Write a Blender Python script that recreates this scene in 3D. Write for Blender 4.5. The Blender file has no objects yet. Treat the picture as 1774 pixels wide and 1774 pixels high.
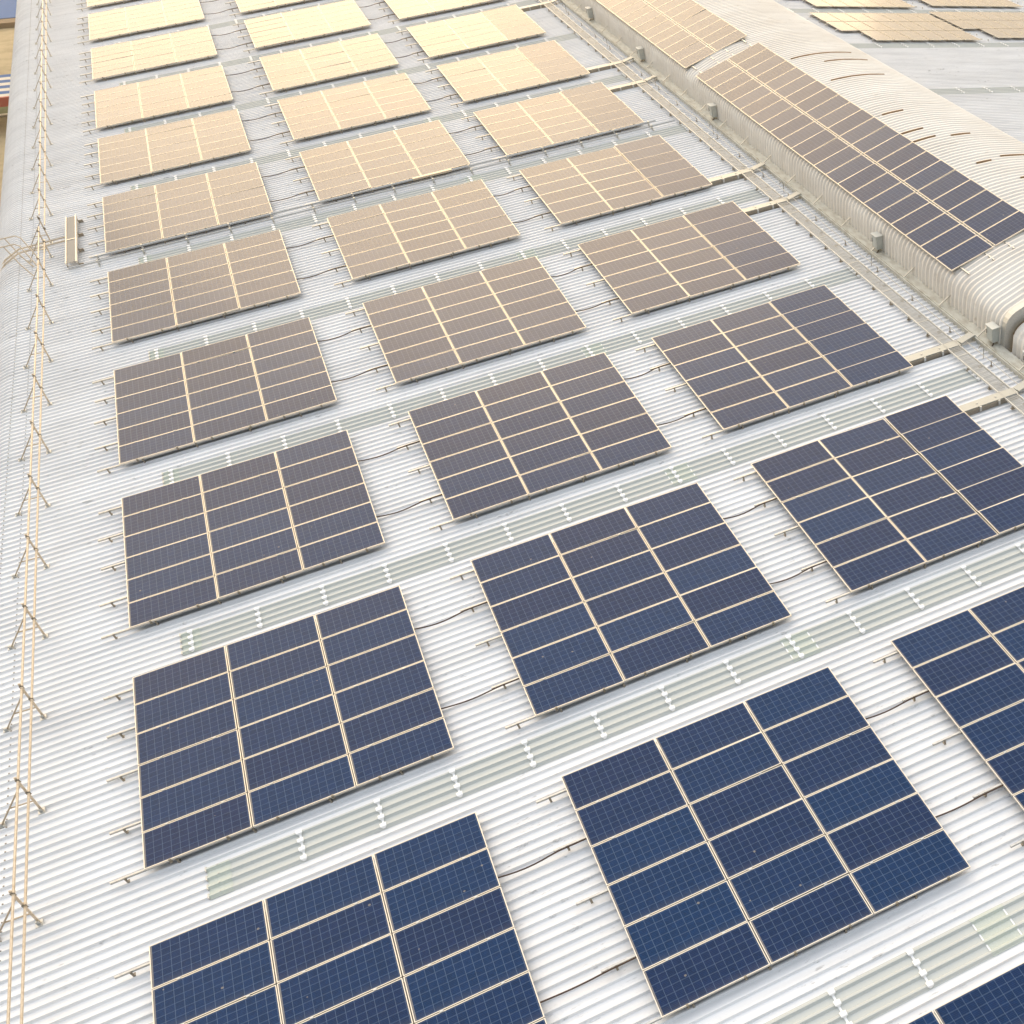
import bpy, bmesh, math, random
from mathutils import Matrix, Vector, Euler
random.seed(7)
R = math.radians
S = bpy.context.scene
COL = S.collection
TILT = R(-5.1)                      # the near roof slope climbs 5 degrees towards the ridge
TM = Matrix.Rotation(TILT, 4, 'Y')  # roof frame -> world
LEVEL = set()                       # objects already given in level world coordinates

# ------------------------------------------------------------------ helpers
class MB:
    def __init__(s): s.v = []; s.f = []; s.uv = {}
    def quad(s, a, b, c, d):
        n = len(s.v); s.v += [a, b, c, d]; s.f.append((n, n+1, n+2, n+3))
    def box(s, x0, x1, y0, y1, z0, z1):
        n = len(s.v)
        s.v += [(x0,y0,z0),(x1,y0,z0),(x1,y1,z0),(x0,y1,z0),(x0,y0,z1),(x1,y0,z1),(x1,y1,z1),(x0,y1,z1)]
        for q in ((0,3,2,1),(4,5,6,7),(0,1,5,4),(1,2,6,5),(2,3,7,6),(3,0,4,7)): s.f.append(tuple(n+i for i in q))
        return s
    def bar(s, p, q, w, h=None, up=(0,0,1)):
        p = Vector(p); q = Vector(q); h = h or w
        d = (q-p).normalized(); u = Vector(up)
        if abs(d.dot(u)) > .98: u = Vector((0,1,0))
        a = d.cross(u).normalized()*w/2; b = a.cross(d).normalized()*h/2
        n = len(s.v)
        for c in (p, q):
            for i, j in ((-1,-1),(1,-1),(1,1),(-1,1)): s.v.append(tuple(c+a*i+b*j))
        for k in ((0,1,2,3),(7,6,5,4),(0,4,5,1),(1,5,6,2),(2,6,7,3),(3,7,4,0)): s.f.append(tuple(n+i for i in k))
        return s
    def tube(s, pts, r, seg=8):
        pts = [Vector(p) for p in pts]; n0 = len(s.v)
        for i, p in enumerate(pts):
            d = (pts[min(i+1, len(pts)-1)]-pts[max(i-1, 0)]).normalized()
            u = Vector((0,0,1)) if abs(d.z) < .9 else Vector((0,1,0))
            a = d.cross(u).normalized(); b = a.cross(d)
            for k in range(seg):
                t = 2*math.pi*k/seg; s.v.append(tuple(p+(a*math.cos(t)+b*math.sin(t))*r))
        for i in range(len(pts)-1):
            for k in range(seg):
                s.f.append((n0+i*seg+k, n0+i*seg+(k+1)%seg, n0+(i+1)*seg+(k+1)%seg, n0+(i+1)*seg+k))
        s.f.append(tuple(n0+k for k in range(seg))[::-1]); s.f.append(tuple(n0+(len(pts)-1)*seg+k for k in range(seg)))
        return s
    def grid(s, rows):
        n0 = len(s.v); w = len(rows[0])
        for r in rows: s.v += r
        for i in range(len(rows)-1):
            for j in range(w-1):
                a = n0+i*w+j; s.f.append((a, a+1, a+w+1, a+w))
        return s
    def mesh(s, name, m, smooth=False):
        me = bpy.data.meshes.new(name); me.from_pydata([tuple(v) for v in s.v], [], s.f)
        me.materials.append(m); me.update()
        bm = bmesh.new(); bm.from_mesh(me); bmesh.ops.recalc_face_normals(bm, faces=bm.faces); bm.to_mesh(me); bm.free()
        if smooth:
            for p in me.polygons: p.use_smooth = True
        return me
    def build(s, name, m, parent=None, smooth=False, loc=(0,0,0)):
        return link(name, s.mesh(name, m, smooth), parent, loc)
def link(name, me, parent=None, loc=(0,0,0), rot=(0,0,0)):
    o = bpy.data.objects.new(name, me); COL.objects.link(o)
    if parent is not None: o.parent = parent
    o.location = loc; o.rotation_euler = rot
    return o
def tag(o, label=None, cat=None, group=None, kind=None):
    if label: o['label'] = label
    if cat: o['category'] = cat
    if group: o['group'] = group
    if kind: o['kind'] = kind
    return o
def empty(name, loc, label, cat, group=None):
    o = bpy.data.objects.new(name, None); COL.objects.link(o); o.location = loc; o.empty_display_size = .3
    return tag(o, label, cat, group)

# ------------------------------------------------------------------ materials
def mat(name, col, rough=.5, metal=0., spec=.5, noise=None, bump=None, coat=0.):
    m = bpy.data.materials.new(name); m.use_nodes = True
    nt = m.node_tree; b = nt.nodes['Principled BSDF']
    b.inputs['Base Color'].default_value = (*col, 1); b.inputs['Roughness'].default_value = rough
    b.inputs['Metallic'].default_value = metal; b.inputs['Specular IOR Level'].default_value = spec
    b.inputs['Coat Weight'].default_value = coat
    if noise:                       # (scale xyz, dark colour, amount, detail)
        sc, dark, amt = noise
        tc = nt.nodes.new('ShaderNodeTexCoord'); mp = nt.nodes.new('ShaderNodeMapping'); mp.inputs['Scale'].default_value = sc
        nz = nt.nodes.new('ShaderNodeTexNoise'); nz.inputs['Detail'].default_value = 6; nz.inputs['Roughness'].default_value = .65
        rp = nt.nodes.new('ShaderNodeValToRGB'); rp.color_ramp.elements[0].position = .42; rp.color_ramp.elements[1].position = .68
        rp.color_ramp.elements[0].color = (*col, 1); rp.color_ramp.elements[1].color = tuple(c*(1-amt)+d*amt for c, d in zip(col, dark))+(1,)
        nt.links.new(tc.outputs['Object'], mp.inputs['Vector']); nt.links.new(mp.outputs[0], nz.inputs['Vector'])
        nt.links.new(nz.outputs['Fac'], rp.inputs[0]); nt.links.new(rp.outputs[0], b.inputs['Base Color'])
    return m
def N(nt, t, **k):
    n = nt.nodes.new(t)
    for a, v in k.items(): setattr(n, a, v)
    return n
def math_(nt, op, a, b=None, c=None):
    n = N(nt, 'ShaderNodeMath', operation=op)
    for i, x in enumerate((a, b, c)):
        if x is None: continue
        if isinstance(x, (int, float)): n.inputs[i].default_value = x
        else: nt.links.new(x, n.inputs[i])
    return n.outputs[0]

def roof_material(name, base, dirt, cloud=.16, speck=.5):
    """painted steel sheet: faint water streaks along the ribs, cloudy patina, a few scuffs and specks"""
    m = bpy.data.materials.new(name); m.use_nodes = True; nt = m.node_tree; b = nt.nodes['Principled BSDF']
    tc = N(nt, 'ShaderNodeTexCoord')
    def nz(scale, det=5, rough=.6, s=1):
        mp = N(nt, 'ShaderNodeMapping'); mp.inputs['Scale'].default_value = scale
        nt.links.new(tc.outputs['Object'], mp.inputs['Vector'])
        n = N(nt, 'ShaderNodeTexNoise'); n.inputs['Scale'].default_value = s; n.inputs['Detail'].default_value = det; n.inputs['Roughness'].default_value = rough
        nt.links.new(mp.outputs[0], n.inputs['Vector']); return n.outputs['Fac']
    def ramp(v, a, c, lo=0, hi=1):
        n = N(nt, 'ShaderNodeMapRange'); n.inputs['From Min'].default_value = a; n.inputs['From Max'].default_value = c
        n.inputs['To Min'].default_value = lo; n.inputs['To Max'].default_value = hi
        nt.links.new(v, n.inputs['Value']); return n.outputs[0]
    streak = ramp(nz((.35, 9, 1), 4), .45, .8, 0, .35)
    cl = ramp(nz((.25, .5, 1)), .35, .75, 0, cloud*2)
    sp = ramp(nz((2.4, 8, 4), 4, .72), .60, .68, 0, speck)
    spm = ramp(nz((.5, .6, 1), 2), .47, .58)
    sp2 = math_(nt, 'MULTIPLY', sp, spm)
    sy = N(nt, 'ShaderNodeSeparateXYZ'); nt.links.new(tc.outputs['Object'], sy.inputs[0])
    wn = N(nt, 'ShaderNodeTexWhiteNoise', noise_dimensions='1D'); nt.links.new(math_(nt, 'FLOOR', math_(nt, 'DIVIDE', sy.outputs[1], .70588)), wn.inputs['W'])
    tot = math_(nt, 'ADD', math_(nt, 'ADD', math_(nt, 'MULTIPLY', streak, .6), math_(nt, 'MULTIPLY', cl, .6)), math_(nt, 'ADD', sp2, math_(nt, 'MULTIPLY', wn.outputs['Value'], .07)))
    mx = N(nt, 'ShaderNodeMix', data_type='RGBA', clamp_factor=True)
    nt.links.new(tot, mx.inputs[0]); mx.inputs[6].default_value = (*base, 1); mx.inputs[7].default_value = (*dirt, 1)
    nt.links.new(mx.outputs[2], b.inputs['Base Color'])
    b.inputs['Roughness'].default_value = .42; b.inputs['Specular IOR Level'].default_value = .45
    return m

M = {}
M['roof'] = roof_material('painted_roof_steel', (.85, .855, .87), (.34, .34, .345))
M['vault'] = roof_material('painted_vault_steel', (.84, .805, .75), (.46, .39, .31), .26, .4)
M['skylight'] = roof_material('fibreglass_skylight', (.56, .580, .560), (.44, .455, .44), .1, .3)
M['patch'] = mat('fibreglass_lap', (.52, .56, .50), .45, noise=((6,6,6), (.62,.65,.61), .6))
M['clipw'] = mat('white_clip', (.86, .87, .88), .35)
M['alu'] = mat('aluminium_frame', (.70, .64, .55), .36, .5)
M['rail'] = mat('aluminium_rail', (.50, .50, .49), .38, .75, noise=((3,3,3), (.3,.3,.3), .5))
M['galv'] = mat('galvanised_steel', (.55, .55, .53), .45, .6, noise=((9,9,9), (.38,.38,.37), .7))
M['galvdark'] = mat('weathered_steel', (.30, .265, .215), .55, .5, noise=((7,7,7), (.18,.16,.13), .7))
M['pipe'] = mat('galvanised_pipe', (.62, .53, .42), .42, .2, noise=((5,2,5), (.42,.33,.22), .8))
M['walkrail'] = mat('walkway_rail', (.66, .65, .61), .4, .3, noise=((3,1,3), (.5,.48,.44), .5))
M['brace'] = mat('weathered_brace', (.42, .36, .28), .5, .4, noise=((7,7,7), (.27,.22,.16), .7))
M['gutter'] = mat('gutter_sheet', (.56, .56, .51), .5, .2, noise=((1.2,.5,1.2), (.34,.31,.25), .8))
M['tray'] = mat('cable_tray_cover', (.44, .44, .41), .45, .3, noise=((2,2,2), (.42,.41,.36), .6))
M['boxgrey'] = mat('grey_box_paint', (.50, .53, .51), .45, .1, noise=((5,5,5), (.36,.37,.34), .6))
M['boxlid'] = mat('grey_box_lid', (.56, .57, .54), .4, .1)
M['black'] = mat('black_rubber', (.012, .010, .009), .6)
M['cable'] = mat('corrugated_conduit', (.055, .024, .012), .45)
M['rust'] = mat('rusty_seam', (.27, .16, .075), .7, noise=((4,9,4), (.08,.04,.02), .8))
M['concrete'] = mat('dusty_concrete', (.46, .36, .21), .9, noise=((.12,.12,.12), (.32,.24,.13), .9))
M['grass'] = mat('grass', (.10, .12, .03), .9, noise=((1.5,1.5,1.5), (.05,.07,.02), .9))
M['blue'] = mat('blue_paint', (.04, .13, .33), .9, noise=((.4,.4,.4), (.04,.12,.28), .5))
M['cream'] = mat('cream_sheet', (.60, .54, .46), .6)
M['red'] = mat('red_paint', (.42, .05, .035), .6)
M['brown'] = mat('kerb_brown', (.20, .13, .07), .8)
M['wall'] = mat('warehouse_wall', (.66, .65, .62), .6, noise=((1,1,.2), (.5,.48,.44), .6))

def grating_material():
    m = bpy.data.materials.new('perforated_grating'); m.use_nodes = True; nt = m.node_tree; b = nt.nodes['Principled BSDF']
    tc = N(nt, 'ShaderNodeTexCoord'); sx = N(nt, 'ShaderNodeSeparateXYZ'); nt.links.new(tc.outputs['Object'], sx.inputs[0])
    fx = math_(nt, 'FRACT', math_(nt, 'MULTIPLY', sx.outputs[0], 33.)); fy = math_(nt, 'FRACT', math_(nt, 'MULTIPLY', sx.outputs[1], 12.))
    g = math_(nt, 'MAXIMUM', math_(nt, 'LESS_THAN', fx, .26), math_(nt, 'LESS_THAN', fy, .16))
    tr = N(nt, 'ShaderNodeBsdfTransparent'); mix = N(nt, 'ShaderNodeMixShader')
    nt.links.new(g, mix.inputs[0]); nt.links.new(tr.outputs[0], mix.inputs[1]); nt.links.new(b.outputs[0], mix.inputs[2])
    nt.links.new(mix.outputs[0], nt.nodes['Material Output'].inputs[0])
    b.inputs['Base Color'].default_value = (.42, .43, .43, 1); b.inputs['Metallic'].default_value = .2; b.inputs['Roughness'].default_value = .5
    return m
M['grating'] = grating_material()
M['plate'] = mat('chequer_plate', (.20, .20, .20), .6, .2, noise=((30,30,3), (.28,.28,.28), .8))

def cell_material(name, nu, nv):
    """polycrystalline cells under glass: cell gaps, busbars, crystal mottling, tone differs per panel"""
    m = bpy.data.materials.new(name); m.use_nodes = True; nt = m.node_tree; b = nt.nodes['Principled BSDF']
    uv = N(nt, 'ShaderNodeUVMap', uv_map='UVMap'); sx = N(nt, 'ShaderNodeSeparateXYZ'); nt.links.new(uv.outputs[0], sx.inputs[0])
    U = math_(nt, 'MULTIPLY', sx.outputs[0], float(nu)); V = math_(nt, 'MULTIPLY', sx.outputs[1], float(nv))
    fu = math_(nt, 'FRACT', U); fv = math_(nt, 'FRACT', V)
    eu = math_(nt, 'MINIMUM', fu, math_(nt, 'SUBTRACT', 1., fu)); ev = math_(nt, 'MINIMUM', fv, math_(nt, 'SUBTRACT', 1., fv))
    line = math_(nt, 'LESS_THAN', math_(nt, 'MINIMUM', eu, ev), .020)
    # busbars run along the long side, five to a cell
    fb = math_(nt, 'FRACT', math_(nt, 'MULTIPLY', V, 5.)); bus = math_(nt, 'LESS_THAN', math_(nt, 'ABSOLUTE', math_(nt, 'SUBTRACT', fb, .5)), .07)
    cell = N(nt, 'ShaderNodeCombineXYZ'); nt.links.new(math_(nt, 'FLOOR', U), cell.inputs[0]); nt.links.new(math_(nt, 'FLOOR', V), cell.inputs[1])
    oi = N(nt, 'ShaderNodeObjectInfo'); nt.links.new(math_(nt, 'MULTIPLY', oi.outputs['Random'], 91.7), cell.inputs[2])
    wn = N(nt, 'ShaderNodeTexWhiteNoise', noise_dimensions='3D'); nt.links.new(cell.outputs[0], wn.inputs['Vector'])
    crys = N(nt, 'ShaderNodeTexVoronoi'); crys.inputs['Scale'].default_value = 26
    tc = N(nt, 'ShaderNodeTexCoord'); nt.links.new(tc.outputs['Object'], crys.inputs['Vector'])
    # panel tone: navy to violet-brown navy
    pr = N(nt, 'ShaderNodeValToRGB'); pr.color_ramp.elements[0].color = (.002, .028, .096, 1); pr.color_ramp.elements[1].color = (.006, .020, .072, 1)
    tone = math_(nt, 'ADD', math_(nt, 'MULTIPLY', oi.outputs['Random'], .75), math_(nt, 'MULTIPLY', wn.outputs['Value'], .25))
    nt.links.new(tone, pr.inputs[0])
    k = math_(nt, 'ADD', .8, math_(nt, 'ADD', math_(nt, 'MULTIPLY', wn.outputs['Value'], .2), math_(nt, 'MULTIPLY', N_sep(nt, crys.outputs['Color']), .25)))
    vm = N(nt, 'ShaderNodeVectorMath', operation='SCALE'); nt.links.new(pr.outputs[0], vm.inputs[0]); nt.links.new(k, vm.inputs['Scale'])
    m1 = N(nt, 'ShaderNodeMix', data_type='RGBA'); nt.links.new(math_(nt, 'MULTIPLY', bus, .15), m1.inputs[0]); nt.links.new(vm.outputs[0], m1.inputs[6]); m1.inputs[7].default_value = (.20, .24, .32, 1)
    m2 = N(nt, 'ShaderNodeMix', data_type='RGBA'); nt.links.new(math_(nt, 'MULTIPLY', line, .36), m2.inputs[0]); nt.links.new(m1.outputs[2], m2.inputs[6]); m2.inputs[7].default_value = (.26, .36, .50, 1)
    edge = math_(nt, 'MULTIPLY', math_(nt, 'LESS_THAN', sx.outputs[0], .006), .55)  # sheen along the left edge, painted into the colour as a grey-brown strip
    nzd = N(nt, 'ShaderNodeTexNoise'); nzd.inputs['Scale'].default_value = 4.0; nzd.inputs['Detail'].default_value = 4; nt.links.new(tc.outputs['Object'], nzd.inputs['Vector'])
    low = N(nt, 'ShaderNodeMapRange'); low.inputs['From Min'].default_value = .16; low.inputs['From Max'].default_value = 0.; low.inputs['To Max'].default_value = .16; nt.links.new(sx.outputs[1], low.inputs['Value'])
    dust = math_(nt, 'MULTIPLY', low.outputs[0], nzd.outputs['Fac'])
    vd = N(nt, 'ShaderNodeTexVoronoi'); vd.inputs['Scale'].default_value = 1.7
    cb = N(nt, 'ShaderNodeVectorMath', operation='ADD'); nt.links.new(tc.outputs['Object'], cb.inputs[0])
    cx_ = N(nt, 'ShaderNodeCombineXYZ'); nt.links.new(math_(nt, 'MULTIPLY', oi.outputs['Random'], 50.), cx_.inputs[2]); nt.links.new(cx_.outputs[0], cb.inputs[1]); nt.links.new(cb.outputs[0], vd.inputs['Vector'])
    drop = math_(nt, 'MULTIPLY', math_(nt, 'LESS_THAN', math_(nt, 'ADD', vd.outputs['Distance'], math_(nt, 'MULTIPLY', nzd.outputs['Fac'], .03)), .055), .6)
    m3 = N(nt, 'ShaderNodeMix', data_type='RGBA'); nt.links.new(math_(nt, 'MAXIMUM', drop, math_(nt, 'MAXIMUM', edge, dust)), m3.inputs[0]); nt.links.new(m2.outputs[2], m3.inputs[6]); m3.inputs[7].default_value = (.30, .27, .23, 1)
    nt.links.new(m3.outputs[2], b.inputs['Base Color'])
    # thin dust film: rougher reflection in soft patches
    nz = N(nt, 'ShaderNodeTexNoise'); nz.inputs['Scale'].default_value = 1.3; nz.inputs['Detail'].default_value = 5; nt.links.new(tc.outputs['Object'], nz.inputs['Vector'])
    rr = N(nt, 'ShaderNodeMapRange'); rr.inputs['To Min'].default_value = .10; rr.inputs['To Max'].default_value = .24; nt.links.new(nz.outputs['Fac'], rr.inputs['Value'])
    nt.links.new(rr.outputs[0], b.inputs['Roughness']); b.inputs['IOR'].default_value = 1.2
    b.inputs['Specular IOR Level'].default_value = .5
    return m
def N_sep(nt, colsock):
    s = N(nt, 'ShaderNodeSeparateColor'); nt.links.new(colsock, s.inputs[0]); return s.outputs[0]
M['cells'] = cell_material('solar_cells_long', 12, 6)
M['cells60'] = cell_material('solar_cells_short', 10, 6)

# ------------------------------------------------------------------ roof geometry (roof frame: x up the slope, y along the building)
PITCH = 8.0/34
PAN, TOP = -.240, -.188
RIB0 = 6.86                          # a rib centre
X_L, X_W = -2.9, 23.72               # start of the eave curve, foot of the ridge wall
Y0, Y1 = -14.0, 126.0
ROWS = [0, 8.0, 16.0, 23.954, 32.129, 40.154, 48.0, 55.75, 63.8, 71.8, 79.8]
COLS = [0, 7.618, 15.029]
def drift(y): return -.0085*max(0, y-35)   # the eave line runs a touch outwards along its far half
def rib_profile(y0, y1, ph=RIB0, pitch=PITCH):
    """(y, h) polyline across the ribs, h in 0..1"""
    out = []
    k = math.ceil((y0-ph)/pitch)
    while ph+k*pitch < y1:
        c = ph+k*pitch
        out += [(c-.042, 0), (c-.020, 1), (c+.014, 1), (c+.040, 0)]
        # faint stiffener swage in the middle of the pan
        k += 1
    return out
bld = empty('warehouse', (8, 40, -.2), 'white ribbed metal warehouse roof with a raised ridge vault carrying all the solar arrays', 'building')
def child_at(o, parent):
    """keep the given coordinates although the parent sits elsewhere"""
    o.parent = parent; o.matrix_parent_inverse = parent.matrix_basis.inverted() if False else Matrix.Translation(-Vector(parent.location)); return o
def part(mb, name, m, parent, smooth=False): 
    return child_at(mb.build(name, m, None, smooth), parent)
def sheet_rows(prof, xs, lift=0.0, h=None):
    """ribbed sheet over a path of (x, z, nx, nz) stations"""
    rows = []
    for (y, t) in prof:
        H = (TOP-PAN if h is None else h)*t+lift
        rows.append([(x+nx*H+(drift(y) if x < -1.2 else 0), y, z+nz*H) for (x, z, nx, nz) in xs])
    return rows
# near slope with the curved eave
eR = 1.7; st = []
for i in range(0, 11):
    a = R(90-9*i)                    # 90 at the bottom, 0 at the top
    st.append((X_L-eR*math.sin(a), PAN-eR*(1-math.cos(a)), -math.sin(a), math.cos(a)))
st.insert(0, (X_L-eR, PAN-eR-.9, -1, 0))
st += [(x, PAN, 0, 1) for x in (-1.0, 0.97, 8, 16, X_W+.15)]
prof = rib_profile(Y0, Y1)
part(MB().grid(sheet_rows(prof, st)), 'roof', M['roof'], bld)
# wall below the eave
w = MB(); w.box(X_L-eR-.05-.9, X_L-eR+.25, Y0, Y1, -13, PAN-eR-.7)
part(w, 'wall', M['wall'], bld)
# rows of screw heads where the eave sheet laps the roof sheet
sc = MB()
for k in range(int((95+14)/PITCH)):
    y = RIB0+(k-86)*PITCH
    for x in (-2.55, -2.98):
        sc.box(x-.012+drift(y), x+.012+drift(y), y-.012, y+.012, TOP-.002, TOP+.012)
part(sc, 'screw_row', M['galvdark'], bld)
# far slope: falls the other way beyond the ridge vault
FX0, FZ0, FS = 31.4, -.72-.1, -.178
fn = Vector((-FS, 0, 1)).normalized()
fst = [(x, FZ0+FS*(x-FX0), fn.x, fn.z) for x in (FX0-.4, 40, 52, 62)]
part(MB().grid(sheet_rows(prof, fst)), 'roof', M['roof'], bld)
def far(x, h=0.): return Vector((x, 0, FZ0+FS*(x-FX0)))+fn*h

# translucent skylight strips: four ribs wide, one below every row of arrays
def skylight(y_first, x0, x1, clips, lap, station=None, far_side=False):
    pr = []
    pr.append((y_first-.075, 0))
    for j in range(4):
        c = y_first+j*PITCH
        pr += [(c-.055, 0), (c-.018, 1), (c+.018, 1), (c+.055, 0)]
    pr.append((y_first+3*PITCH+.075, 0))
    if far_side: xs = [(x, FZ0+FS*(x-FX0), fn.x, fn.z) for x in (x0, x1)]
    else: xs = [(x0, PAN, 0, 1), (x1, PAN, 0, 1)]
    o = part(MB().grid(sheet_rows(pr, xs, .007)), 'skylight', M['skylight'], bld)
    def blocks(x):
        pc = []
        for j in range(4):
            c = y_first+j*PITCH
            pc += [(c-.060, .10), (c-.050, .9), (c-.03, 1.), (c+.03, 1.), (c+.050, .9), (c+.060, .10)]
        hw = .05 if far_side else .060
        rows = []
        for (y, t) in pc+[(pc[-1][0]+.004, .1)]:
            w = hw if t > .5 else hw*.35
            if far_side: xs = [(q, FZ0+FS*(q-FX0), fn.x, fn.z) for q in (x-w, x+w)]
            else: xs = [(x-w, PAN, 0, 1), (x+w, PAN, 0, 1)]
            rows += sheet_rows([(y, t)], xs, .016, .066)
        return MB().grid(rows)
    for x in clips:
        c = blocks(x).build('skylight_clip', M['clipw'], None)
        c.parent = o
    for x in lap:                    # lapped sheet end
        rows = sheet_rows(pr, [(x-.33, PAN, 0, 1), (x+.33, PAN, 0, 1)], .013)
        c = MB().grid(rows).build('skylight_lap', M['patch'], None); c.parent = o
        s = MB()
        for xx in (x-.33, x+.30):
            for j in range(3):
                y = y_first+(j+.5)*PITCH
                s.box(xx, xx+.03, y-.07, y+.07, PAN+.014, PAN+.022)
        c2 = s.build('sealant_bead', M['clipw'], None); c2.parent = o
    if not far_side:                 # lapped and sealed lower end
        c = MB().grid(sheet_rows(pr, [(x0, PAN, 0, 1), (x0+.42, PAN, 0, 1)], .013)).build('skylight_lap', M['patch'], None); c.parent = o
        s = MB()
        for j in range(4):
            y = y_first+j*PITCH
            s.box(x0-.018, x0+.008, y-.06, y+.06, PAN+.01, TOP+.010)
            s.box(x0+.2, x0+.225, y-.012, y+.012, TOP+.012, TOP+.022)
        c2 = s.build('sealant_bead', M['galv'], None); c2.parent = o
    return o
ks = [-36, 0, 33, 66, 100, 135, 169, 203, 236, 270, 304, 338]
for i, k in enumerate(ks):
    clips = [1.2+1.503*j for j in range(0 if i != 1 else 1, 14)] + [22.3]
    if i == 0: clips = [10.28, 11.785] + [14.6+1.503*j for j in range(5)]
    skylight(RIB0+k*PITCH, .98, 22.36, clips, [13.35] if i != 0 else [13.32])
for yb, xs in ((38.85, 35.86), (47.3, 35.86), (55.0, 35.9), (62.9, 35.9), (70.9, 35.9)):
    kk = round((yb-RIB0)/PITCH)
    skylight(RIB0+kk*PITCH, 33.9, 52, [xs-.1+1.52*j for j in range(-1 if yb > 50 else 0, 10)], [], far_side=True)

# ------------------------------------------------------------------ ridge vault
VC = 27.65
def vz(x): return 1.45-.63*((x-VC)/3.55)**2
def vault_path(inset=0., drop=0.):
    """cross-section from the near wall foot over the arch to the far wall foot, as (x, z)"""
    lean = .10
    L = [(23.70+inset, -.30), (23.72+inset+.02, .0), (23.735+inset+lean*.3, .30), (23.75+inset+lean*.4, .46-drop*.6)]
    # shoulder
    x1, z1 = 24.35+inset, vz(24.35)-.0-drop
    x0, z0 = L[-1]
    for t in (.2, .4, .6, .8, 1.):
        # quadratic bezier with its corner straight above the wall
        cx, cz = x0+lean*.35, z1-.11
        L.append(((1-t)**2*x0+2*t*(1-t)*cx+t*t*x1, (1-t)**2*z0+2*t*(1-t)*cz+t*t*z1))
    for x in (24.9, 25.5, 26.2, 26.9, 27.65, 28.4, 29.1, 29.8, 30.3, 30.75-inset): L.append((x, vz(x)-drop))
    x0, z0 = L[-1]
    x1, z1 = 31.45-inset, .05
    for t in (.25, .5, .75, 1.):
        cx, cz = 31.35-inset, .72-drop
        L.append(((1-t)**2*x0+2*t*(1-t)*cx+t*t*x1, (1-t)**2*z0+2*t*(1-t)*cz+t*t*z1))
    L.append((31.52-inset, -1.2))
    return L
def stations(L):
    out = []
    for i, (x, z) in enumerate(L):
        a = L[max(i-1, 0)]; b = L[min(i+1, len(L)-1)]
        d = Vector((b[0]-a[0], 0, b[1]-a[1])).normalized()
        out.append((x, z, -d.z, d.x))
    return out
def vault_profile(y0, y1):
    out = []; k = math.ceil((y0-RIB0)/PITCH)
    while RIB0+k*PITCH < y1:
        c = RIB0+k*PITCH
        out += [(c-.085, 0), (c-.05, .75), (c-.025, 1), (c+.025, 1), (c+.05, .75), (c+.085, 0)]
        k += 1
    return out
part(MB().grid(sheet_rows(vault_profile(15.75, Y1), stations(vault_path()), 0, .068)), 'vault_roof', M['vault'], bld, True)
part(MB().grid(sheet_rows(vault_profile(Y0, 15.45), stations(vault_path(.22, .28)), 0, .055)), 'vault_roof', M['vault'], bld, True)
# end frame closing the taller vault section: flat band standing off the sheet
Lf = vault_path(-.03, -.06); Lg = vault_path(.26, .30)
fr = MB()
rows = []
for (a, b) in zip(Lf, Lg):
    rows.append([(a[0], 15.80, a[1]), (a[0], 15.52, a[1]), (b[0], 15.52, b[1])])
fr.grid(rows)
part(fr, 'end_frame', M['galv'], bld)
# seams left dark by rust between some vault sheets
for (x0, x1, y) in ((27.3, 30.1, 38.6), (28.3, 30.3, 37.4), (27.5, 29.9, 35.0), (27.4, 28.3, 30.4), (27.05, 28.0, 28.3), (27.0, 28.0, 27.3), (28.5, 29.3, 27.0), (27.9, 28.5, 24.3), (29.0, 30.4, 24.6), (28.5, 29.6, 22.4)):
    c = RIB0+round((y-RIB0)/PITCH)*PITCH-.075
    rows = []
    n = 8
    for i in range(n+1):
        x = x0+(x1-x0)*i/n; wd = .035*math.sin(math.pi*min(1, .12+i/n*.76))+.008
        rows.append([(x, c-wd*1.3, vz(x)+.035), (x, c-wd*.5, vz(x)+.072), (x, c+wd*.5, vz(x)+.076), (x, c+wd*1.2, vz(x)+.05)])
    part(MB().grid(rows), 'rusty_seam', M['rust'], bld)
# box gutter along the wall foot
g = MB()
g.box(23.33, 23.36, Y0, Y1, PAN-.01, -.015)     # outer upstand
g.box(23.36, 23.70, Y0, Y1, PAN+.04, -.045)     # top sheet
g.box(23.29, 23.33, Y0, Y1, -.075, -.045)       # drip fold
part(g, 'gutter', M['gutter'], bld)
for i in range(34):                              # short stays from the gutter to the wall
    y = 14.1+1.53*i*1.53
    s = MB().bar((23.34, y, -.03), (23.78, y, .22), .03); part(s, 'stay_rod', M['galv'], bld)

# ------------------------------------------------------------------ solar panels
def panel_meshes(L, W, cellm, tagname):
    fw, th = .017, .040
    f = MB()
    f.box(0, L, 0, fw, -th, 0); f.box(0, L, W-fw, W, -th, 0)
    f.box(0, fw, fw, W-fw, -th, 0); f.box(L-fw, L, fw, W-fw, -th, 0)
    fm = f.mesh('panel_frame_'+tagname, M['alu'])
    g = MB(); g.box(fw, L-fw, fw, W-fw, -.012, -.004)
    gm = g.mesh('cell_glass_'+tagname, cellm)
    uvl = gm.uv_layers.new(name='UVMap'); mg = .018
    for p in gm.polygons:
        for li in p.loop_indices:
            v = gm.vertices[gm.loops[li].vertex_index].co
            uvl.data[li].uv = ((v.x-fw-mg)/(L-2*fw-2*mg), (v.y-fw-mg)/(W-2*fw-2*mg))
    return fm, gm
PL, PW = 1.956, .992
FM72, GM72 = panel_meshes(PL, PW, M['cells'], 'long')
FM60, GM60 = panel_meshes(1.54, .992, M['cells60'], 'short')
def foot_mesh():
    m = MB()
    m.box(-.02, .02, -.045, .045, TOP+.002, TOP+.012); m.box(-.02, .02, -.045, -.035, TOP+.012, -.055)
    m.box(-.012, .012, -.06, -.045, -.10, -.075)
    return m.mesh('rail_foot', M['galvdark'])
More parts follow.
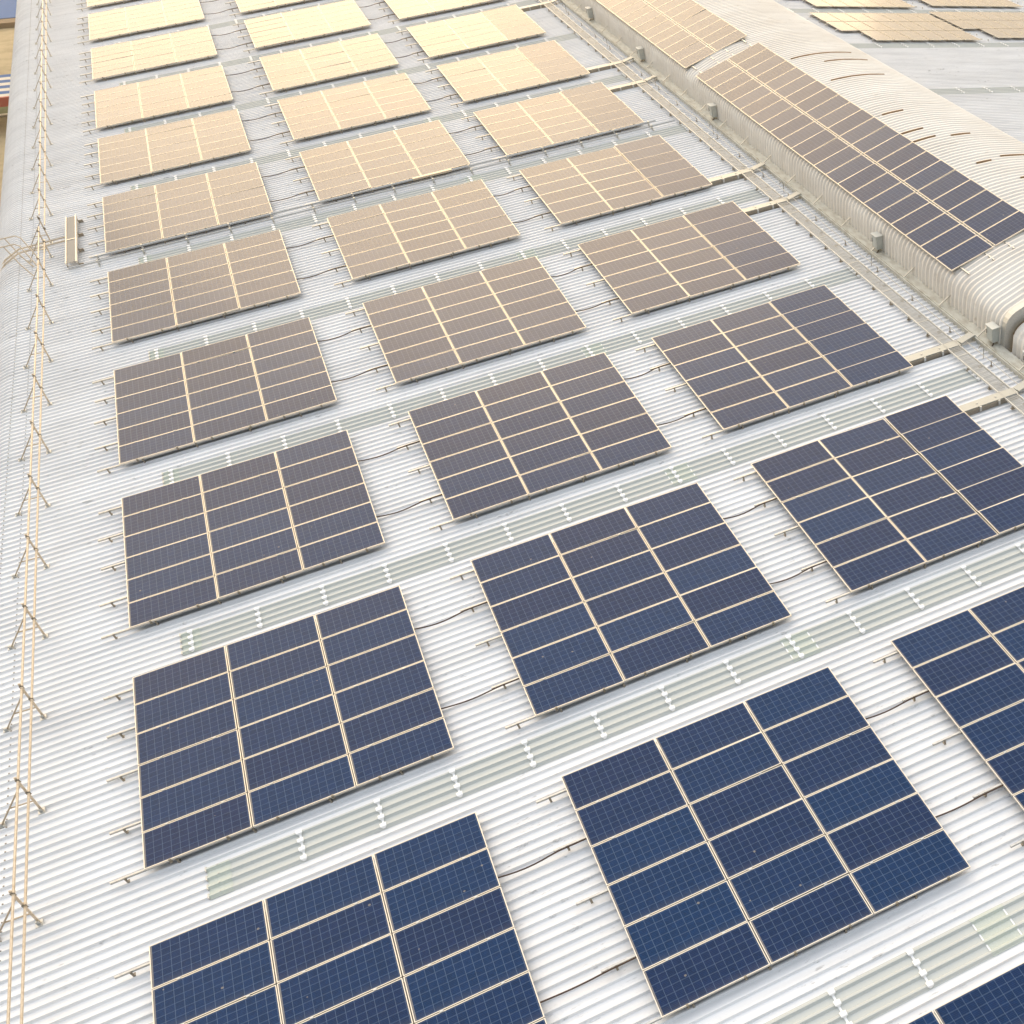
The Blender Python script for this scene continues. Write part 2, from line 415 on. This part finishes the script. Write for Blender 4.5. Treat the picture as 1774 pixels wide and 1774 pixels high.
def clamp_mesh():
    m = MB(); m.box(-.025, .025, -.03, .012, -.075, -.046); m.box(-.022, .022, -.016, .022, -.046, .006)
    return m.mesh('end_clamp', M['galvdark'])
def mid_mesh():
    m = MB(); m.box(-.03, .03, -.020, .020, -.03, .005); return m.mesh('mid_clamp', M['rail'])
FOOT, CLAMP, MID = foot_mesh(), clamp_mesh(), mid_mesh()
def rail_mesh(x0, x1):
    m = MB(); m.box(x0, x1, -.02, .02, -.088, -.045); m.box(x0, x1, -.024, -.02, -.052, -.045); m.box(x0, x1, -.024, -.02, -.088, -.080)
    return m.mesh('mounting_rail', M['rail'])
RAIL = rail_mesh(-.62, 5.80)
RAIL_Y = [.05, 1.40, 2.98, 4.37, 5.72]
def solar_table(c, r, x, y, label):
    t = empty('solar_array', (x, y, TOP), label, 'solar array', 'solar arrays in rows on the near roof slope')
    rnd = random.Random(c*100+r+900)
    sg = .24 if r < 4 else .15
    off = -TOP
    colt = [rnd.gauss(0, .35) for _ in range(3)]
    for i in range(3):
        for j in range(6):
            rx = R(colt[i]*.5+rnd.gauss(0, sg)+(2.6 if (c == 2 and i == 2) else 0)); ry = R(colt[i]+rnd.gauss(0, sg))
            p = link('solar_panel', FM72, t, (i*(PL+.020), j*(PW+.020), off), (rx*.6, ry*.6, 0))
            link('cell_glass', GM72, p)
    for j, ry in enumerate(RAIL_Y):
        rl = link('mounting_rail', RAIL, t, (rnd.uniform(-.03, .03), ry, off))
        for xf in ((-.36,) if j else (-.36, .55, 1.95, 3.4, 4.8)): link('rail_foot', FOOT, rl, (xf, 0, 0))
    for i in range(3):
        for u in (.45, 1.5):
            link('end_clamp', CLAMP, t, (i*(PL+.02)+u, 0, off))
            if r < 4:
                for j in range(1, 6): link('mid_clamp', MID, t, (i*(PL+.02)+u, j*(PW+.02)-.010, off))
    return t
ordn = ['frontmost', 'second', 'third', 'fourth', 'fifth', 'sixth', 'seventh', 'eighth', 'ninth', 'tenth', 'eleventh', 'twelfth']
cname = ['left', 'middle', 'right']
def tone(c, r):
    k = r+.4*(2-c) if c < 2 else r-.6
    return 'navy blue' if k < 1.9 else 'dark violet brown' if k < 3.2 else 'dusty mauve brown' if k < 4.7 else 'tan glinting' if k < 6.5 else 'pale golden glinting'
ncol = {0: 11, 1: 10, 2: 9}
tables = {}
for c in range(3):
    rows = list(range(-1, ncol[c])) if c == 1 else list(range(0, ncol[c]))
    for n, r in enumerate(rows):
        y = -8.19 if r < 0 else ROWS[r]
        if r >= 6 and c == 0 and r >= 8: y += .25
        if r < 0: lab = 'navy blue solar array cut off at the bottom right corner of the photo'
        elif n == len(rows)-1: lab = '%s solar array farthest away in the %s column, at the top edge' % (tone(c, r), cname[c])
        else: lab = '%s solar array, %s in the %s column of arrays' % (tone(c, r), (ordn[r]+' from the front') if r else 'frontmost full one', cname[c])
        tables[c, r] = solar_table(c, r, COLS[c]+(drift(y) if c == 0 else 0)*.6, y, lab)
# conduits hanging between neighbouring arrays
for c in (0, 1):
    for r in range(ncol[c+1]):
        for q, ry in enumerate((RAIL_Y[3], RAIL_Y[1])):
            rnd = random.Random(c*50+r*2+q)
            x0, x1 = COLS[c]+5.75, COLS[c+1]+.1
            y = ROWS[r]+ry; pts = []
            s1 = rnd.uniform(.0, .06)
            for i in range(13):
                t = i/12; x = x0+(x1-x0)*t
                bow = math.sin(math.pi*min(1, t/.62))*s1 if t < .62 else 0
                z = -.045-(.055*math.sin(math.pi*min(1, t/.7)) if t < .7 else 0)
                pts.append((x, y-.045-bow+(.012*math.sin(t*6+r)), z))
            w = MB().tube(pts, .016, 7)
            side = 'left and middle' if c == 0 else 'middle and right'
            tag(w.build('conduit', M['cable']), 'dark conduit sagging between %s arrays, %s gap from front, %s of two' % (side, ordn[r].replace('frontmost', 'nearest'), 'upper' if q == 0 else 'lower'), 'cable', 'conduits between neighbouring arrays')

# arrays on the vault: two panels across, twenty-two along
PS = math.atan2(1.642-.94, 26.927-23.825)
def vault_array(y0, n, label):
    t = empty('solar_array', (25.3, y0+n*.5, .95), label, 'solar array', 'solar arrays on the ridge vault')
    rnd = random.Random(int(y0))
    base = Vector((23.825, 0, .94)); u = Vector((math.cos(PS), 0, math.sin(PS))); nn = Vector((-math.sin(PS), 0, math.cos(PS)))
    T0 = -Vector(t.location)
    for i in range(2):
        for j in range(n):
            p0 = base+u*(i*(1.54+.065))
            p = link('solar_panel', FM60, t, Vector((p0.x, y0+j*1.012, p0.z))+T0, (R(rnd.gauss(0, .15)), -PS+R(rnd.gauss(0, .2)), 0))
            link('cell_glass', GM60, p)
    for k, d in enumerate((.32, 1.22, 1.95, 2.85)):
        q = base+u*d-nn*.065
        m = MB().bar((q.x, y0-.55, q.z), (q.x, y0+n*1.012+.4, q.z), .045, .04, up=nn)
        rl = m.build('mounting_rail', M['rail'], t, loc=T0)
    for j in range(0, n+1, 3):
        for d in (.1, 1.22, 1.95, 3.0):
            q = base+u*d-nn*.09; zb = vz(q.x)+.03
            if zb < q.z-.01:
                m = MB().bar((q.x, y0+j*1.012+.02, zb), (q.x, y0+j*1.012+.02, q.z), .04, .04); m.build('bracket', M['galv'], t, loc=T0)
    return t
vault_array(18.79, 22, 'long violet grey solar array two panels wide on the near ridge vault')
vault_array(42.37, 22, 'pale tan solar array two panels wide on the ridge vault at the top edge')

# arrays on the far slope: portrait panels, one missing at the lower left corner
SQ = math.atan(FS)
def far_array(x0, y0, label, ncols=7, missing=True):
    o = far(x0, .2)
    t = empty('solar_array', (x0, y0, far(x0).z), label, 'solar array', 'solar arrays on the far roof slope')
    rnd = random.Random(int(x0*10+y0))
    u = Vector((math.cos(SQ), 0, math.sin(SQ)))
    for i in range(ncols):
        for j in range(3):
            if missing and i == 0 and j == 0: continue
            q = o+u*((i+1)*1.06-.03)
            p = link('solar_panel', FM72, t, (q.x-x0, j*2.05, q.z-t.location.z), (-SQ, 0, math.pi/2))
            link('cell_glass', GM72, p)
    for d in (.35, 1.6, 2.45, 3.65, 4.5, 5.7):
        a = o-fn*.065; b = a+u*(ncols*1.06+.3); a = a-u*(-1.0 if (missing and d < 1.9) else .1)
        m = MB().bar((a.x-x0, d, a.z-t.location.z), (b.x-x0, d, b.z-t.location.z), .045); m.build('mounting_rail', M['rail'], t)
        for e in (0, 3.6, 7.1):
            q = a+u*e; h = far(q.x, .04)
            m = MB().bar((h.x-x0, d, h.z-t.location.z), (q.x-x0, d, q.z-t.location.z), .04); m.build('rail_foot', M['galv'], t)
    return t
far_array(34.85, 48.15, 'bright white solar array with its lower left panel missing, beyond the vault, left of two')
far_array(42.45, 48.6, 'bright white solar array with a missing corner panel, at the right edge beyond the vault')
far_array(34.95, 55.85, 'bright solar array beyond the vault cut by the top edge, left of two')
far_array(42.6, 56.3, 'bright solar array beyond the vault in the top right corner, cut by the top edge')

# ------------------------------------------------------------------ roof walkway by the ridge wall
WX0, WX1, WZ = 22.30, 22.69, -.07
wk = empty('roof_walkway', (22.36, 30, TOP), 'long narrow grating walkway with pale side rails along the ridge wall', 'walkway')
def wpart(mb, name, m): return part(mb, name, m, wk)
for x in (WX0, WX1): wpart(MB().box(x-.011, x+.011, -3, 110, WZ-.045, WZ+.010), 'side_rail', M['walkrail'])
ybars = [35.28+2.43*k for k in range(-15, 30)]
for i, y in enumerate(ybars[:-1]):
    wpart(MB().box(WX0+.018, WX1-.018, y+.02, ybars[i+1]-.02, WZ-.012, WZ-.004), 'grating_panel', M['grating'])
    wpart(MB().box(WX0+.016, WX1-.016, y-.011, y+.011, WZ-.02, WZ+.004), 'cross_bar', M['walkrail'])
    for yy in (y+.55, y+1.75):
        for x, s in ((WX0, -1), (WX1, 1)):
            wpart(MB().box(x+s*.03-.015, x+s*.03+.015, yy-.02, yy+.02, TOP, WZ-.03).box(x-.06, x+.06, yy-.05, yy+.05, TOP+.001, TOP+.02), 'bracket', M['galvdark'])
# safety line beside it
ll = empty('lifeline', (22.9, 30, TOP), 'thin steel safety cable on short posts between walkway and gutter', 'lifeline')
pts = []
for k in range(46):
    y = -2+2.43*k
    part(MB().bar((22.97, y, TOP), (22.97, y, -.06), .022).box(22.94, 23.0, y-.05, y+.05, TOP, TOP+.012).box(22.955, 22.985, y-.02, y+.02, -.06, -.035), 'post', M['galvdark'], ll)
    if k % 3 == 1:
        part(MB().tube([(22.99, y+.5, TOP), (23.02, y+.5, .16), (22.97, y+.52, .21), (22.90, y+.55, .18), (22.88, y+.56, .12)], .011, 6), 'anchor_hook', M['galvdark'], ll)
    pts += [(22.97, y, -.045), (22.97, y+1.2, -.07)]
part(MB().tube(pts, .011, 6), 'wire', M['galv'], ll)
# small bright roof clips beside the line
for k in range(96):
    y = -2.6+k*PITCH*3
    part(MB().box(22.80, 22.87, y-.045, y+.045, TOP-.01, TOP+.025), 'roof_clip', M['clipw'], ll)

# cable trays crossing under the walkway to the gutter
names = ['nearest', 'second', 'third', 'fourth', 'fifth', 'sixth']
for i, y in enumerate((13.2, 16.4, 29.1, 32.5, 45.25, 48.6, 61.2)):
    t = empty('cable_tray', (22.2, y, TOP), 'grey covered cable tray crossing below the walkway to the gutter, %s from the front' % (ordn[i] if i else 'nearest'), 'cable tray', 'cable trays beside the right column')
    part(MB().box(20.6, 22.75, y-.02, y+.30, TOP+.005, -.06), 'tray_body', M['tray'], t)
    part(MB().box(20.6, 22.75, y-.055, y-.022, TOP-.03, -.085), 'tray_side', M['galvdark'], t)
    part(MB().bar((22.78, y+.16, -.085), (23.30, y+.26, -.02), .26, .05), 'tray_end', M['tray'], t)
    for x in (21.5, 22.1): part(MB().box(x-.03, x+.03, y-.09, y-.05, TOP, -.05).box(x-.02, x+.02, y+.12, y+.16, -.059, -.045), 'tray_clip', M['galv'], t)

# grey junction boxes on the ridge wall
bl = ['just before the vault end frame', 'just behind the vault end frame', 'below the near vault array, nearer one', 'below the near vault array, farther one', 'below the far vault array, nearer one', 'below the far vault array, farther one']
for i, y in enumerate((14.15, 15.95, 23.45, 38.75, 48.2, 56.5)):
    h = .10 if i else .02
    b = empty('junction_box', (23.5, y, -.04), 'grey metal junction box on the ridge wall %s' % bl[i], 'electrical box', 'junction boxes on the ridge wall')
    x0, x1 = 23.47, 23.68
    if i == 0: x0, x1 = 23.62, 23.86
    part(MB().box(x0, x1, y-.20, y+.16, h-.06, h+.36), 'box_body', M['boxgrey'], b)
    part(MB().box(x0-.012, x0-.002, y-.175, y+.135, h-.03, h+.32), 'door', M['boxgrey'], b)
    part(MB().box(x0-.04, x1+.02, y-.225, y+.185, h+.362, h+.38), 'lid', M['boxlid'], b)
    part(MB().box(x0-.022, x0-.013, y+.11, y+.13, h+.12, h+.24), 'handle', M['black'], b)
    part(MB().tube([(x0+.08, y-.1, h-.06), (x0+.05, y-.14, -.03), (x0-.03, y-.2, -.035)], .018, 6), 'cable_tail', M['cable'], b)

# ------------------------------------------------------------------ guard rail along the eave
def guard_rail(ys, yr0, yr1, label):
    t = empty('guard_rail', (-1.9, ys[0], TOP), label, 'guard rail', 'guard rails along the eave')
    for z, x, e in ((.70, -1.795, 0), (.34, -1.825, .25)):
        n = 24; pts = [(x+drift(yr0+(yr1-yr0)*k/n), yr0+(yr1-yr0-e)*k/n, z) for k in range(n+1)]
        part(MB().tube(pts, .023, 8), 'rail', M['pipe'], t)
        j = MB(); y = yr0+2.6
        while y < yr1-1:
            j.tube([(x+drift(y), y-.06, z), (x+drift(y), y+.06, z)], .031, 8); y += 6.1
        part(j, 'coupling', M['pipe'], t)
    for y in ys:
        d = drift(y)
        part(MB().bar((-1.905+d, y, TOP), (-1.80+d, y, .79), .042, .028), 'post', M['pipe'], t)
        part(MB().bar((-2.64+d, y+.01, TOP), (-1.85+d, y+.01, .56), .042, .022).bar((-2.30+d, y, .135), (-1.88+d, y, .11), .026, .018), 'brace', M['brace'], t)
        part(MB().box(-1.97+d, -1.85+d, y-.11, y+.07, TOP-.02, TOP+.012).box(-1.94+d, -1.88+d, y-.05, y-.035, TOP, TOP+.09), 'foot_plate', M['galv'], t)
        part(MB().box(-2.70+d, -2.58+d, y-.08, y+.09, TOP-.02, TOP+.012).box(-2.67+d, -2.61+d, y-.05, y-.035, TOP, TOP+.08), 'foot_plate', M['galv'], t)
        part(MB().box(-1.835+d, -1.76+d, y-.03, y-.02, .66, .74).box(-1.87+d, -1.79+d, y-.03, y-.02, .30, .38), 'clip', M['galvdark'], t)
guard_rail([-10.6, -7.5, -4.4, -1.35, 1.72, 4.80, 7.89, 10.98, 14.02, 17.08, 20.14, 23.2, 26.26, 29.32, 32.44, 35.46, 38.85, 41.6], -13, 42.1, 'near two-pipe galvanised guard rail on braced posts along the left eave')
guard_rail([43.05, 46.2, 49.3, 52.4, 55.5, 58.6, 61.74, 64.89, 68.09, 71.16, 74.37, 77.57, 80.7, 83.9, 87.0, 90.2, 93.3, 96.4, 99.5], 43.4, 100, 'far two-pipe guard rail along the left eave, beyond the gap with the crossing pipes')

# pipes crossing the whole slope between two rows of arrays
cp = empty('pipe_run', (10, 39.6, TOP), 'pair of long thin pipes crossing the roof from the left eave to the walkway', 'pipes')
py = 39.62
def bend(x): return 0 if x > -.6 else 2.9*min(1, (-.6-x)/.01)
part(MB().tube([(-1.3, py, -.06)]+[(x, py, -.06) for x in (3, 9, 15, 22.1)], .028, 8), 'pipe', M['rail'], cp)
part(MB().tube([(-.5, py+.42, -.03)]+[(x, py+.42, -.03) for x in (3, 9, 15, 21.4)], .034, 8), 'pipe', M['rail'], cp)
part(MB().tube([(-1.35, 42.9, -.05), (-3.0, 42.75, -.05), (-3.6, 42.7, -.28), (-4.25, 42.7, -.80)], .03, 8), 'pipe', M['pipe'], cp)
part(MB().tube([(-1.35, 42.5, -.05), (-3.0, 42.35, -.05), (-3.6, 42.3, -.28), (-4.25, 42.3, -.80)], .03, 8), 'pipe', M['pipe'], cp)
for k in range(15):
    x = -.34+1.53*k
    part(MB().box(x-.02, x+.02, py-.22, py+.50, TOP, TOP+.03).box(x-.03, x+.03, py-.03, py+.03, TOP, -.02).box(x-.03, x+.03, py+.38, py+.46, TOP, .01), 'pipe_support', M['galv'], cp)
for x in (-2.2,):
    part(MB().box(x-.02, x+.02, 42.25, 42.95, TOP, -.06), 'pipe_support', M['galv'], cp)
part(MB().box(11.2, 12.75, py+.36, py+.50, -.055, .012), 'sleeve', M['pipe'], cp)
# short step-over plate beside the guard rail
gp = empty('access_plate', (-1.15, 42.3, TOP), 'narrow grey grating plate standing beside the guard rail gap', 'roof plate')
for y0, y1 in ((39.9, 42.2), (42.26, 44.7)):
    part(MB().box(-1.31, -1.02, y0, y1, .02, .03), 'grating_panel', M['plate'], gp)
for x in (-1.335, -.995): part(MB().box(x-.02, x+.02, 39.85, 44.75, -.03, .05), 'side_rail', M['alu'], gp)
part(MB().box(-1.31, -1.02, 42.2, 42.26, .0, .045), 'cross_bar', M['alu'], gp)
for y in (39.95, 41.4, 43.0, 44.5):
    part(MB().box(-.97, -.83, y-.02, y+.02, TOP, -.09).box(-1.0, -.97, y-.03, y+.03, TOP, .0), 'bracket', M['galvdark'], gp)
    part(MB().box(-1.37, -1.34, y-.03, y+.03, TOP, .0), 'bracket', M['galvdark'], gp)
# ladder hand rails reaching over the eave
lh = empty('ladder_hoop', (-3, 41.3, TOP), 'pale ladder hand rails bent over the left eave', 'hand rail')
for y in (41.55, 40.7):
    part(MB().tube([(-5.25, y, -9.5), (-5.25, y, .45), (-5.05, y, .70), (-4.8, y, .76), (-2.6, y, .76), (-2.45, y-.15, .70), (-2.2, y-.75, .1)], .022, 7), 'hand_rail', M['pipe'], lh)
    part(MB().tube([(-2.95, y, .76), (-2.75, y-.35, .2), (-2.55, y-.55, TOP)], .022, 7), 'leg', M['pipe'], lh)

# ------------------------------------------------------------------ level ground far below the left eave
def level(o): LEVEL.add(o.name); return o
GZ = -11.0
level(tag(MB().box(-400, 400, -300, 500, GZ-.5, GZ).build('ground', M['concrete']), kind='structure'))
level(tag(MB().box(-60, -5.6, 105.2, 110.3, GZ+.004, GZ+.02).build('grass', M['grass']), kind='stuff'))
level(tag(MB().box(-60, -5.6, 104.6, 105.0, GZ, GZ+.12).build('kerb', M['cream']), kind='structure'))
ct = level(tag(MB().box(-70, -7, 134.9, 190, GZ+.1, GZ+.45).build('sports_court', M['blue']), 'flat blue surface far below in the top left corner of the photo', 'court'))
kb = MB().box(-70, -7, 133.2, 134.88, GZ+.0, GZ+.40).build('kerb', M['brown']); level(tag(kb, kind='structure'))
cn = empty('striped_canopy', (-12, 104, GZ), 'low blue and cream striped canopy with red front edge, below the left eave', 'canopy'); level(cn)
zc = GZ+2.2
for k in range(4):
    y1 = 106.85-1.55*k
    part(MB().box(-40, -7.6, y1-.80, y1, zc-.03, zc), 'blue_sheet', M['blue'], cn)
    part(MB().box(-40, -7.6, y1-1.548, y1-.802, zc-.025, zc+.005), 'cream_sheet', M['cream'], cn)
part(MB().box(-40, -7.6, 100.35, 100.62, zc-.55, zc+.03), 'fascia', M['red'], cn)
for x in (-38, -30, -22, -14, -8): part(MB().box(x-.06, x+.06, 100.7, 100.82, GZ, zc-.05).box(x-.06, x+.06, 106.6, 106.72, GZ, zc-.05), 'post', M['galv'], cn)
level(tag(MB().bar((-11.2, 106.3, GZ), (-10.95, 107.0, GZ+1.1), .18, .1).build('white_post', M['clipw']), 'small white leaning post on the grass below the left eave', 'post'))

# ------------------------------------------------------------------ tilt the roof into the level world
bpy.context.view_layer.update()
for o in list(S.objects):
    if o.parent is None and o.name not in LEVEL:
        o.matrix_world = TM @ o.matrix_world

# ------------------------------------------------------------------ camera
pitch, yaw, roll = .85022, .43416, -.08594
f = Vector((math.sin(yaw)*math.cos(pitch), math.cos(yaw)*math.cos(pitch), -math.sin(pitch)))
r = Vector((math.cos(yaw), -math.sin(yaw), 0)); u = r.cross(f)
cr, sr = math.cos(roll), math.sin(roll)
r2 = r*cr+u*sr; u2 = -r*sr+u*cr
cm = bpy.data.cameras.new('camera'); cam = bpy.data.objects.new('camera', cm); COL.objects.link(cam)
mw = Matrix(((r2.x, u2.x, -f.x, 8.21272), (r2.y, u2.y, -f.y, -9.84908), (r2.z, u2.z, -f.z, 15.99663), (0, 0, 0, 1)))
cam.matrix_world = TM @ mw
cm.sensor_width = 36; cm.lens = 1860.166/1774*36
cm.shift_x = (887-1599.035)/1774; cm.shift_y = (1300-887)/1774
cm.clip_start = .5; cm.clip_end = 3000
S.camera = cam

# ------------------------------------------------------------------ daylight
SUN_EL, SUN_AZ = R(10), R(9)          # azimuth clockwise from +Y
HAZE = .0008
SKY, OVER, VSIDE, VCOL = .05, 1.36, .62, (.915, .972, 1.045, 1)
BZ, BS, BK, BAMP, BCOL = .41, .34, .8, 2.8, (1.0, .66, .22, 1)
W = bpy.data.worlds.new('World'); S.world = W; W.use_nodes = True; nt = W.node_tree
sky = nt.nodes.new('ShaderNodeTexSky'); sky.sky_type = 'NISHITA'; sky.sun_disc = False
sky.sun_elevation = SUN_EL; sky.sun_rotation = SUN_AZ; sky.air_density = 1.2; sky.dust_density = 2.0; sky.ozone_density = 1.0
bg = nt.nodes['Background']; bg.inputs[1].default_value = SKY; nt.links.new(sky.outputs[0], bg.inputs[0])
# a veil of thin cloud: brightest overhead and on the sun's side, with a broad warm band low around the sun
tc = nt.nodes.new('ShaderNodeTexCoord'); sx = nt.nodes.new('ShaderNodeSeparateXYZ'); nt.links.new(tc.outputs['Generated'], sx.inputs[0])
X, Y, Z = sx.outputs[0], sx.outputs[1], sx.outputs[2]
ahead = math_(nt, 'ADD', math_(nt, 'MULTIPLY', X, math.sin(SUN_AZ)), math_(nt, 'MULTIPLY', Y, math.cos(SUN_AZ)))
zc_ = math_(nt, 'MAXIMUM', Z, 0.)
veil = math_(nt, 'MULTIPLY', math_(nt, 'MULTIPLY', math_(nt, 'ADD', .28, math_(nt, 'MULTIPLY', zc_, .72)), math_(nt, 'ADD', 1., math_(nt, 'MULTIPLY', ahead, VSIDE))), OVER)
q = math_(nt, 'DIVIDE', math_(nt, 'SUBTRACT', Z, BZ), BS)
band = math_(nt, 'MULTIPLY', math_(nt, 'EXPONENT', math_(nt, 'MULTIPLY', math_(nt, 'MULTIPLY', q, q), -1.)), math_(nt, 'POWER', math_(nt, 'MAXIMUM', ahead, 0.), BK))
# soft cloud structure
cn_ = nt.nodes.new('ShaderNodeTexNoise'); cn_.inputs['Scale'].default_value = 3.2; cn_.inputs['Detail'].default_value = 5; nt.links.new(tc.outputs['Generated'], cn_.inputs['Vector'])
cl_ = math_(nt, 'ADD', .65, math_(nt, 'MULTIPLY', cn_.outputs['Fac'], .7))
bg2 = nt.nodes.new('ShaderNodeBackground'); bg2.inputs[0].default_value = VCOL; nt.links.new(math_(nt, 'MULTIPLY', veil, cl_), bg2.inputs[1])
bg3 = nt.nodes.new('ShaderNodeBackground'); bg3.inputs[0].default_value = BCOL; nt.links.new(math_(nt, 'MULTIPLY', band, math_(nt, 'MULTIPLY', cl_, BAMP)), bg3.inputs[1])
ad = nt.nodes.new('ShaderNodeAddShader'); nt.links.new(bg.outputs[0], ad.inputs[0]); nt.links.new(bg2.outputs[0], ad.inputs[1])
ad2 = nt.nodes.new('ShaderNodeAddShader'); nt.links.new(ad.outputs[0], ad2.inputs[0]); nt.links.new(bg3.outputs[0], ad2.inputs[1])
nt.links.new(ad2.outputs[0], nt.nodes['World Output'].inputs[0])
sd = Vector((math.sin(SUN_AZ)*math.cos(SUN_EL), math.cos(SUN_AZ)*math.cos(SUN_EL), math.sin(SUN_EL)))
sl = bpy.data.lights.new('sun', 'SUN'); sl.energy = .65; sl.angle = R(38); sl.color = (1, .74, .46)
so = bpy.data.objects.new('sun', sl); COL.objects.link(so); so.rotation_euler = sd.to_track_quat('Z', 'Y').to_euler()
# thin warm haze volume, added to wash a glow over the far roof
hz = bpy.data.materials.new('glow_haze'); hz.use_nodes = True; hn = hz.node_tree; hn.nodes.remove(hn.nodes['Principled BSDF'])
pv = hn.nodes.new('ShaderNodeVolumePrincipled'); pv.inputs['Color'].default_value = (1, .90, .72, 1); pv.inputs['Density'].default_value = HAZE; pv.inputs['Anisotropy'].default_value = .6
hn.links.new(pv.outputs[0], hn.nodes['Material Output'].inputs['Volume'])
if HAZE > 0:
    hb = MB().box(-420, 420, -320, 520, GZ-1.5, 17.5).build('haze', hz); tag(hb, kind='stuff')
S.view_settings.view_transform = 'Standard'; S.view_settings.look = 'None'; S.view_settings.gamma = 1
S.view_settings.exposure = 0.0
